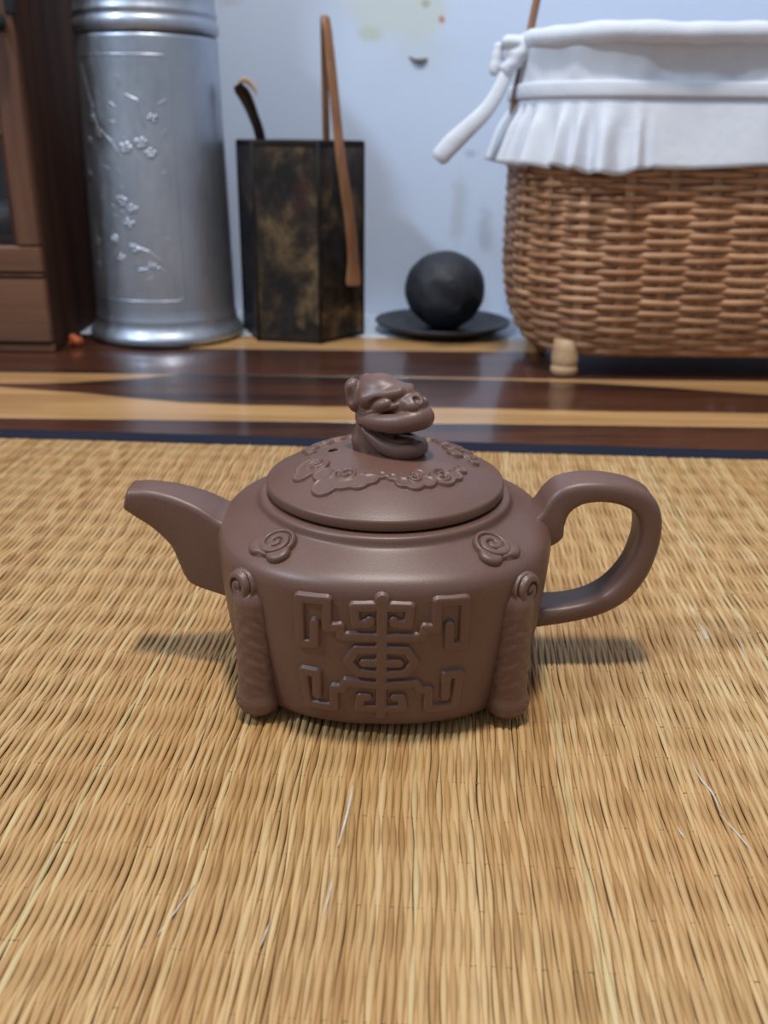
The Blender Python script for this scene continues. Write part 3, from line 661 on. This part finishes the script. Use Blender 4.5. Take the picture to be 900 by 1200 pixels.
ball = mk('ball', V + np.array([.0583, .958, FZ + .0035 + .0372]), F, simple('black_pressed_lump', (.008, .010, .015), (.022, .025, .033), rough=.62, scale=120, bmp=.5, bdist=.0006)); tag(ball, 'rough matt black ball resting on the black saucer', 'ball')

# ------------------------------------------------------------------ wicker basket
XL, XR, YF, YB, RC = .1080, .620, .752, .962, .078
def bpath(off, n=None, spacing=None):
    """closed outline of the basket, rounded rectangle grown by off, counter-clockwise from the middle of the left end"""
    pts = []; r = RC + off
    def arc(cx, cy, a0, a1):
        for a in np.linspace(a0, a1, 40): pts.append((cx + r * math.cos(R(a)), cy + r * math.sin(R(a))))
    ym = (YF + YB) / 2; pts.append((XL - off, ym))
    arc(XL + RC, YF + RC, 180, 270); arc(XR - RC, YF + RC, 270, 360); arc(XR - RC, YB - RC, 0, 90); arc(XL + RC, YB - RC, 90, 180)
    pts.append((XL - off, ym)); p = np.array(pts)
    L_ = np.concatenate([[0], np.cumsum(np.linalg.norm(np.diff(p, axis=0), axis=1))])
    return p, L_
def bsample(off, t):
    """t in 0..1 measured along the outline at off = 0"""
    p0, L0 = bpath(0); p1, _ = bpath(off); t = np.asarray(t) % 1.0 * L0[-1]
    return np.stack([np.interp(t, L0, p1[:, 0]), np.interp(t, L0, p1[:, 1])], -1), L0[-1]
def inset(z): return np.interp(z, [.014, .022, .034, .054, .080, .180, .230, .252], [-.022, -.016, -.009, -.0035, 0, 0, -.003, -.008])
def wick(name, c1, c2):
    m, N, L, B = nt(name); v = mapping(N, L, (1, 1, 1)); n1 = noise(N, L, 30, 5, .6, v); n2 = noise(N, L, 1, 3, .6, mapping(N, L, (90, 90, 600)))
    oi = N.new('ShaderNodeObjectInfo')
    fac = math_(N, L, 'ADD', math_(N, L, 'MULTIPLY', n1.outputs[0], .7), math_(N, L, 'MULTIPLY', math_(N, L, 'SUBTRACT', oi.outputs['Random'], .5), .35))
    c = ramp(N, L, fac, [(.15, c1), (.55, c2)]); g = ramp(N, L, n2.outputs[0], [(.35, (.8, .78, .75)), (.6, (1.05, 1.05, 1.05))])
    L.new(mixc(N, L, 1, c.outputs[0], g.outputs[0], 'MULTIPLY'), B.inputs['Base Color']); B.inputs['Roughness'].default_value = .45; return m
WK = wick('wicker_strand', (.34, .155, .070), (.56, .30, .155)); STK = wick('wicker_stake', (.34, .165, .078), (.54, .29, .15))
bas = empty('wicker_basket', ((XL + XR) / 2, (YF + YB) / 2, FZ), 'large brown wicker basket on small feet with a white liner', 'basket')
NSTK = 40
_, PERI = bsample(0, [0])
ROW = .0046; nrow = int((.250 - .022) / ROW); ns_ = 480
t = np.arange(ns_) / ns_
for k in range(nrow):
    z = .0225 + k * ROW; ph_ = math.pi * NSTK * t + (k % 2) * math.pi
    offs = inset(z) + .0021 * np.sin(ph_) * (1 + .1 * math.sin(k * 1.7))
    p1 = np.zeros((ns_, 3)); base, _ = bsample(0, t); nrm, _ = bsample(.01, t); dirn = (nrm - base) / np.linalg.norm(nrm - base, axis=1)[:, None]
    p1[:, :2] = base + dirn * offs[:, None]
    p1[:, 2] = FZ + z + .0005 * np.sin(2 * math.pi * t * 9 + k) + .0004 * np.sin(ph_ * .5 + k * 2.1)
    p1[:, 2] += rng.normal(0, .0002)
    rz = .0028 * rng.uniform(.94, 1.08)
    tube('strand', p1, .0014, WK, bas, rb=rz, n=6, closed=True)
zs = np.linspace(.020, .250, 16)
for k in range(NSTK):
    tk = (k + .5) / NSTK; base, _ = bsample(0, [tk]); nr2, _ = bsample(.01, [tk]); dn = ((nr2 - base) / np.linalg.norm(nr2 - base))[0]
    pts = [(*(base[0] + dn * (inset(z) - .0002)), FZ + z) for z in zs]
    tn = np.array([-dn[1], dn[0], 0]); ring = []
    for p in pts: ring.append([np.array(p) + tn * .0044 * math.cos(a) + np.array([*dn, 0]) * .0011 * math.sin(a) for a in np.linspace(0, 2 * math.pi, 8, endpoint=False)])
    mk('stake', np.array(ring).reshape(-1, 3), grid_faces(16, 8, cv=True), STK, bas)
# woven base board and rolled border at the bottom
tb = np.arange(160) / 160; bb, _ = bsample(-.026, tb); cen = np.array([(XL + XR) / 2, (YF + YB) / 2])
bv2 = np.array([[(*(cen + (p - cen) * s), FZ + z) for p in bb] for s, z in ((.0, .021), (1, .021), (1.004, .0195), (.99, .018), (0, .018))])
mk('base_board', bv2.reshape(-1, 3), grid_faces(5, 160, cv=True), STK, bas)
for off, zb, rr in ((-.020, .0200, .0030), (-.0165, .0225, .0026)):
    tq = np.arange(420) / 420; q0, _ = bsample(off, tq); P = np.concatenate([q0, np.full((420, 1), FZ + zb)], 1)
    P[:, 2] += .0006 * np.sin(tq * 2 * math.pi * 70)
    tube('bottom_border', P, rr * (1 + .12 * np.sin(tq * 2 * math.pi * 70)), WK, bas, n=8, closed=True)
FT = simple('turned_pale_wood', (.44, .27, .14), (.58, .38, .22), rough=.5, scale=60)
for fx, fy in ((.1495, .776), (XR - .045, .776), (.1495, YB - .03), (XR - .045, YB - .03)):
    lathe('foot', [(0, 0), (.0088, 0), (.0108, .0015), (.0116, .005), (.0108, .0078), (.0100, .0086), (.0106, .0096), (.0114, .013), (.0112, .017), (.0104, .022), (.0100, .030), (0, .031)], FT, bas, 28, (fx, fy, FZ))
# bent handle rising out of the frame: a flat wooden hoop from end to end
ymid = .838
HP = spline([(XL - .0060, ymid, .185), (XL - .0050, ymid, .214), (XL + .002, ymid, .250), (XL + .016, ymid, .320), (XL + .050, ymid, .400), (XL + .13, ymid, .460), ((XL + XR) / 2, ymid, .485), (XR - .13, ymid, .460), (XR - .050, ymid, .400), (XR - .016, ymid, .320), (XR - .004, ymid, .240), (XR, ymid, .200)], 90)
tube('handle', HP, .0031, simple('handle_wood', (.22, .10, .045), (.34, .17, .08), rough=.5, scale=40), bas, rb=.0028, n=10, up=(0, 1, 0))

# ------------------------------------------------------------------ white cotton liner
def cotton():
    m, N, L, B = nt('white_cotton'); v = mapping(N, L); a = noise(N, L, 30, 5, .6, v, .4); wv = noise(N, L, 1400, 2, .5, v)
    c = ramp(N, L, a.outputs[0], [(.3, (.66, .69, .76)), (.7, (.74, .77, .83))]); L.new(c.outputs[0], B.inputs['Base Color'])
    B.inputs['Roughness'].default_value = .85; B.inputs['Specular IOR Level'].default_value = .2
    B.inputs['Sheen Weight'].default_value = .1
    hm = math_(N, L, 'ADD', math_(N, L, 'MULTIPLY', a.outputs[0], 1.0), math_(N, L, 'MULTIPLY', wv.outputs[0], .08)); bump(N, L, B, hm, .35, .0035); return m
COT = cotton()
lin = empty('basket_liner', ((XL + XR) / 2, (YF + YB) / 2, .20), 'white cotton liner with a ruffled skirt and tied cord over the wicker basket', 'cloth')
NTt = 900; t = np.arange(NTt) / NTt; base, _ = bsample(0, t); nrm, _ = bsample(.01, t); DN = (nrm - base) / np.linalg.norm(nrm - base, axis=1)[:, None]
front = smooth01((base[:, 0] - .150) / .06) * (base[:, 1] < .80)         # 1 along the long front side
def ringp(off, z):
    off = np.broadcast_to(off, (NTt,)); z = np.broadcast_to(z, (NTt,))
    return np.concatenate([base + DN * off[:, None], (z + FZ)[:, None]], 1)
sag = .0130 * np.exp(-((base[:, 0] - .215) / .075) ** 2) * (base[:, 1] < .80) + .002
P = ringp(-.004 + sag, .2552 + .0006 * np.sin(t * 2 * math.pi * 13))
tube('rolled_rim', P, .0072 + .0004 * np.sin(t * 2 * math.pi * 37), COT, lin, n=14, closed=True)
wr = .0006 * np.sin(t * 2 * math.pi * 29) + .0004 * np.sin(t * 2 * math.pi * 53 + 1)
v = np.stack([ringp(-.016, .030), ringp(-.014, .12), ringp(-.0135, .2500), ringp(-.010, .2570), ringp(-.003 + sag * .5, .2560), ringp(.0008 + sag * .55, .2500), ringp(.0016 + wr + sag * .2, .2440), ringp(.0022 + wr, .2340), ringp(.0030 + wr, .2250), ringp(.0032, .2200)], 1)
mk('band', v.reshape(-1, 3), grid_faces(NTt, 10, cu=True), COT, lin)
v = np.stack([ringp(.0028, .2245), ringp(.0050, .2240), ringp(.0056, .2225), ringp(.0056, .2150), ringp(.0052, .2132), ringp(.0024, .2125)], 1)
mk('seam_strip', v.reshape(-1, 3), grid_faces(NTt, 6, cu=True), COT, lin)
# skirt: gathered into folds round the left end, nearly smooth along the front
fold = np.clip(1 - smooth01((base[:, 0] - .165) / .035), 0, 1)
s_arc = t * PERI
fl = .5 + .5 * np.sin(2 * math.pi * s_arc / .0175 + 1.1 * np.sin(s_arc * 120)); fl = fl ** 1.3
soft = .5 + .5 * np.sin(2 * math.pi * s_arc / .071 + .8)
rows = []
for q in np.linspace(0, 1, 14):
    amp = .004 + .012 * q
    off = .0030 + q * (.0085 * fold + .0062 * (1 - fold)) + fold * amp * (fl - .25) * smooth01(q * 2.2) + (1 - fold) * .0016 * q * soft
    z = .2135 - q * (.0475 + fold * .0035 * (1 - fl) * 1 + (1 - fold) * .0018 * np.sin(s_arc * 37 + 1.2))
    z = z - q * .0045 * fold * smooth01((base[:, 0] - .135) / .03)
    rows.append(ringp(off, z))
v = np.stack(rows, 1)
sk = mk('skirt', v.reshape(-1, 3), grid_faces(NTt, 14, cu=True), COT, lin)
so = sk.modifiers.new('cloth_thickness', 'SOLIDIFY'); so.thickness = .0011; so.offset = 1
# tied cord: knot round the handle and a stiff loose end
ky_ = .832
knot = []
X, Y, Z = grid3((.074, ky_ - .026, .213), (.130, ky_ + .026, .272), .0007)
K = ell(X, Y, Z, (.1010, ky_ - .006, .2440), (.0120, .0110, .0105))
K = smin(K, cap(X, Y, Z, (.0930, ky_ - .012, .2520), (.1180, ky_ - .012, .2500), .0055), .0012)
K = smin(K, cap(X, Y, Z, (.0940, ky_ - .010, .2330), (.1090, ky_ - .015, .2500), .0060), .0010)
K = smin(K, cap(X, Y, Z, (.0860, ky_ - .006, .2480), (.0835, ky_ - .008, .2320), .0042), .0012)
K = smin(K, cap(X, Y, Z, (.1100, ky_ - .006, .2480), (.1240, ky_ - .018, .2500), .0050, .0058), .0018)
K = K + .0004 * np.sin(X * 260 + Z * 330) * np.sin(Z * 420 - X * 200 + Y * 200)
V, F = surface_nets(K, (.074, ky_ - .026, .213), .0007)
mk('knot', V, F, COT, lin)
TPp = spline([(.0985, ky_ - .008, .2400), (.0925, ky_ - .011, .2280), (.0850, ky_ - .013, .2130), (.0765, ky_ - .014, .2010), (.0640, ky_ - .014, .1890), (.0520, ky_ - .014, .1780), (.0450, ky_ - .014, .1705), (.0405, ky_ - .013, .1640)], 50)
wq = np.interp(np.linspace(0, 1, 50), [0, .15, .35, .5, .7, .93, 1], [.0040, .0052, .0058, .0066, .0078, .0074, .0050])
tube('cord_end', TPp, wq, COT, lin, rb=wq * .5, n=14, up=(0, -1, 0))

# ------------------------------------------------------------------ wooden cabinet on the left
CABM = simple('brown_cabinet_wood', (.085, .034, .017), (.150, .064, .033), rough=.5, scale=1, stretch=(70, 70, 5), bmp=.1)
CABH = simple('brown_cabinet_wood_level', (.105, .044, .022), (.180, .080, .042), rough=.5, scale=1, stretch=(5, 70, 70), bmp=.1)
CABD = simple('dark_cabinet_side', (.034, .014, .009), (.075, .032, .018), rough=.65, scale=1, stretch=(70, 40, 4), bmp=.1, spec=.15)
KX1, KY0, KY1, KH = -.2975, .834, 1.045, .56
cab = empty('cabinet', (-.47, .94, FZ), 'brown wooden cabinet with a glass door at the left of the canister', 'cabinet')
KX0 = -.680
def cb_(name, lo, hi, m, parent=cab, bev=.0015): return box(name, lo, hi, m, parent, bev)
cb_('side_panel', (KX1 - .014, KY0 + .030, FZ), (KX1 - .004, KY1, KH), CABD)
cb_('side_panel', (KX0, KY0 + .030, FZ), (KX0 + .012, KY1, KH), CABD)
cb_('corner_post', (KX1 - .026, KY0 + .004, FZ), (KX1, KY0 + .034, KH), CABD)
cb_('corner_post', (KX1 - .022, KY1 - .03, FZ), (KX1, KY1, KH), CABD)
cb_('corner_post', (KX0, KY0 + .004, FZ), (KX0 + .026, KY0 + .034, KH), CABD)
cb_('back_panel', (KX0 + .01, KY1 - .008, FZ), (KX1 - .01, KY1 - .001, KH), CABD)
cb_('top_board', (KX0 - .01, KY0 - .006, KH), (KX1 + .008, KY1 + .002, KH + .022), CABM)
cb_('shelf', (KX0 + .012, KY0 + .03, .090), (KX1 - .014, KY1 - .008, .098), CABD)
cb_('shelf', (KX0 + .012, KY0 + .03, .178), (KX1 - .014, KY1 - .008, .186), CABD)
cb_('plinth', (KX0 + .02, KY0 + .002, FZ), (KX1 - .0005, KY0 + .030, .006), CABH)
dr = cb_('drawer_front', (KX0 + .006, KY0 - .001, .0075), (KX1 - .001, KY0 + .018, .0640), CABH)
cb_('drawer_moulding', (KX0 + .006, KY0 - .002, .0640), (KX1 - .001, KY0 + .016, .0675), CABD)
door = empty_door = bpy.data.objects.new('door', None); link(door, cab); door.location = (0, 0, 0)
cb_('bottom_rail', (KX0 + .03, KY0, .0685), (KX1 - .0015, KY0 + .018, .0905), CABH, door)
cb_('stile', (KX1 - .0215, KY0 - .0005, .0910), (KX1 - .0015, KY0 + .018, KH - .004), CABM, door)
cb_('stile', (KX0 + .006, KY0 - .0005, .0685), (KX0 + .028, KY0 + .018, KH - .004), CABM, door)
cb_('top_rail', (KX0 + .028, KY0, KH - .03), (KX1 - .0215, KY0 + .018, KH - .004), CABH, door)
cb_('glazing_bar', (KX0 + .028, KY0 + .003, .1785), (KX1 - .0215, KY0 + .013, .1915), CABH, door)
gm, N, L, B = nt('thin_glass'); B.inputs['Transmission Weight'].default_value = 1; B.inputs['Roughness'].default_value = .02; B.inputs['IOR'].default_value = 1.45; B.inputs['Base Color'].default_value = (.95, .98, 1, 1)
cb_('glass_pane', (KX0 + .026, KY0 + .008, .0895), (KX1 - .020, KY0 + .010, KH - .028), gm, door, 0)
IRON = simple('dark_iron', (.018, .018, .02), (.035, .034, .034), rough=.4, metal=.6)
kv, kf = lathe_arr([(0, .0), (.0030, .0), (.0032, .006), (.0050, .009), (.0076, .012), (.0082, .016), (.0070, .020), (.0040, .0225), (0, .023)], 24)
kp = np.stack([kv[:, 0] - .3075, KY0 - kv[:, 2], kv[:, 1] + .2615], 1)
mk('knob', kp, kf[:, ::-1], IRON, door)
box('hinge', (KX1 - .0065, KY0 - .002, .2690), (KX1 + .0008, KY0 + .004, .2850), IRON, door, .0006)
POR = simple('white_porcelain', (.70, .74, .80), rough=.15); GRY = simple('grey_stoneware', (.16, .18, .21), (.24, .26, .29), rough=.4)
jar = lathe('jar', [(0, 0), (.026, 0), (.034, .012), (.038, .030), (.036, .044), (.028, .054), (.022, .057), (.024, .062), (.021, .062), (.019, .056), (0, .050)], POR, None, 48, (-.366, .885, .186)); tag(jar, 'white porcelain jar on the upper shelf behind the cabinet glass', 'jar')
bowl = lathe('bowl', [(0, 0), (.018, 0), (.020, .003), (.034, .010), (.041, .020), (.042, .024), (.040, .024), (.032, .012), (0, .006)], GRY, None, 48, (-.355, .886, .0985)); tag(bowl, 'grey bowl on the lower shelf behind the cabinet glass', 'bowl')

# small dried orange scrap on the floor beside the canister
X, Y, Z = grid3((-.014, -.012, -.004), (.014, .012, .016), .0006)
d = ell(X, Y, Z, (0, 0, .0045), (.0068, .0056, .0050)); d = smin(d, ell(X, Y, Z, (-.003, .001, .0080), (.0036, .0030, .0030)), .0015)
d = d + .0006 * np.sin(X * 900) * np.sin(Y * 800 + Z * 600); d = smax(d, -(Z - .0001), .0004)
V, F = surface_nets(d, (-.014, -.012, -.004), .0006)
scrap = mk('peel_scrap', V + np.array([-.2870, .8640, FZ]), F, simple('dried_orange_peel', (.36, .062, .010), (.52, .12, .025), rough=.6, scale=250, bmp=.4)); tag(scrap, 'small dry orange scrap on the floor between cabinet and canister', 'scrap')
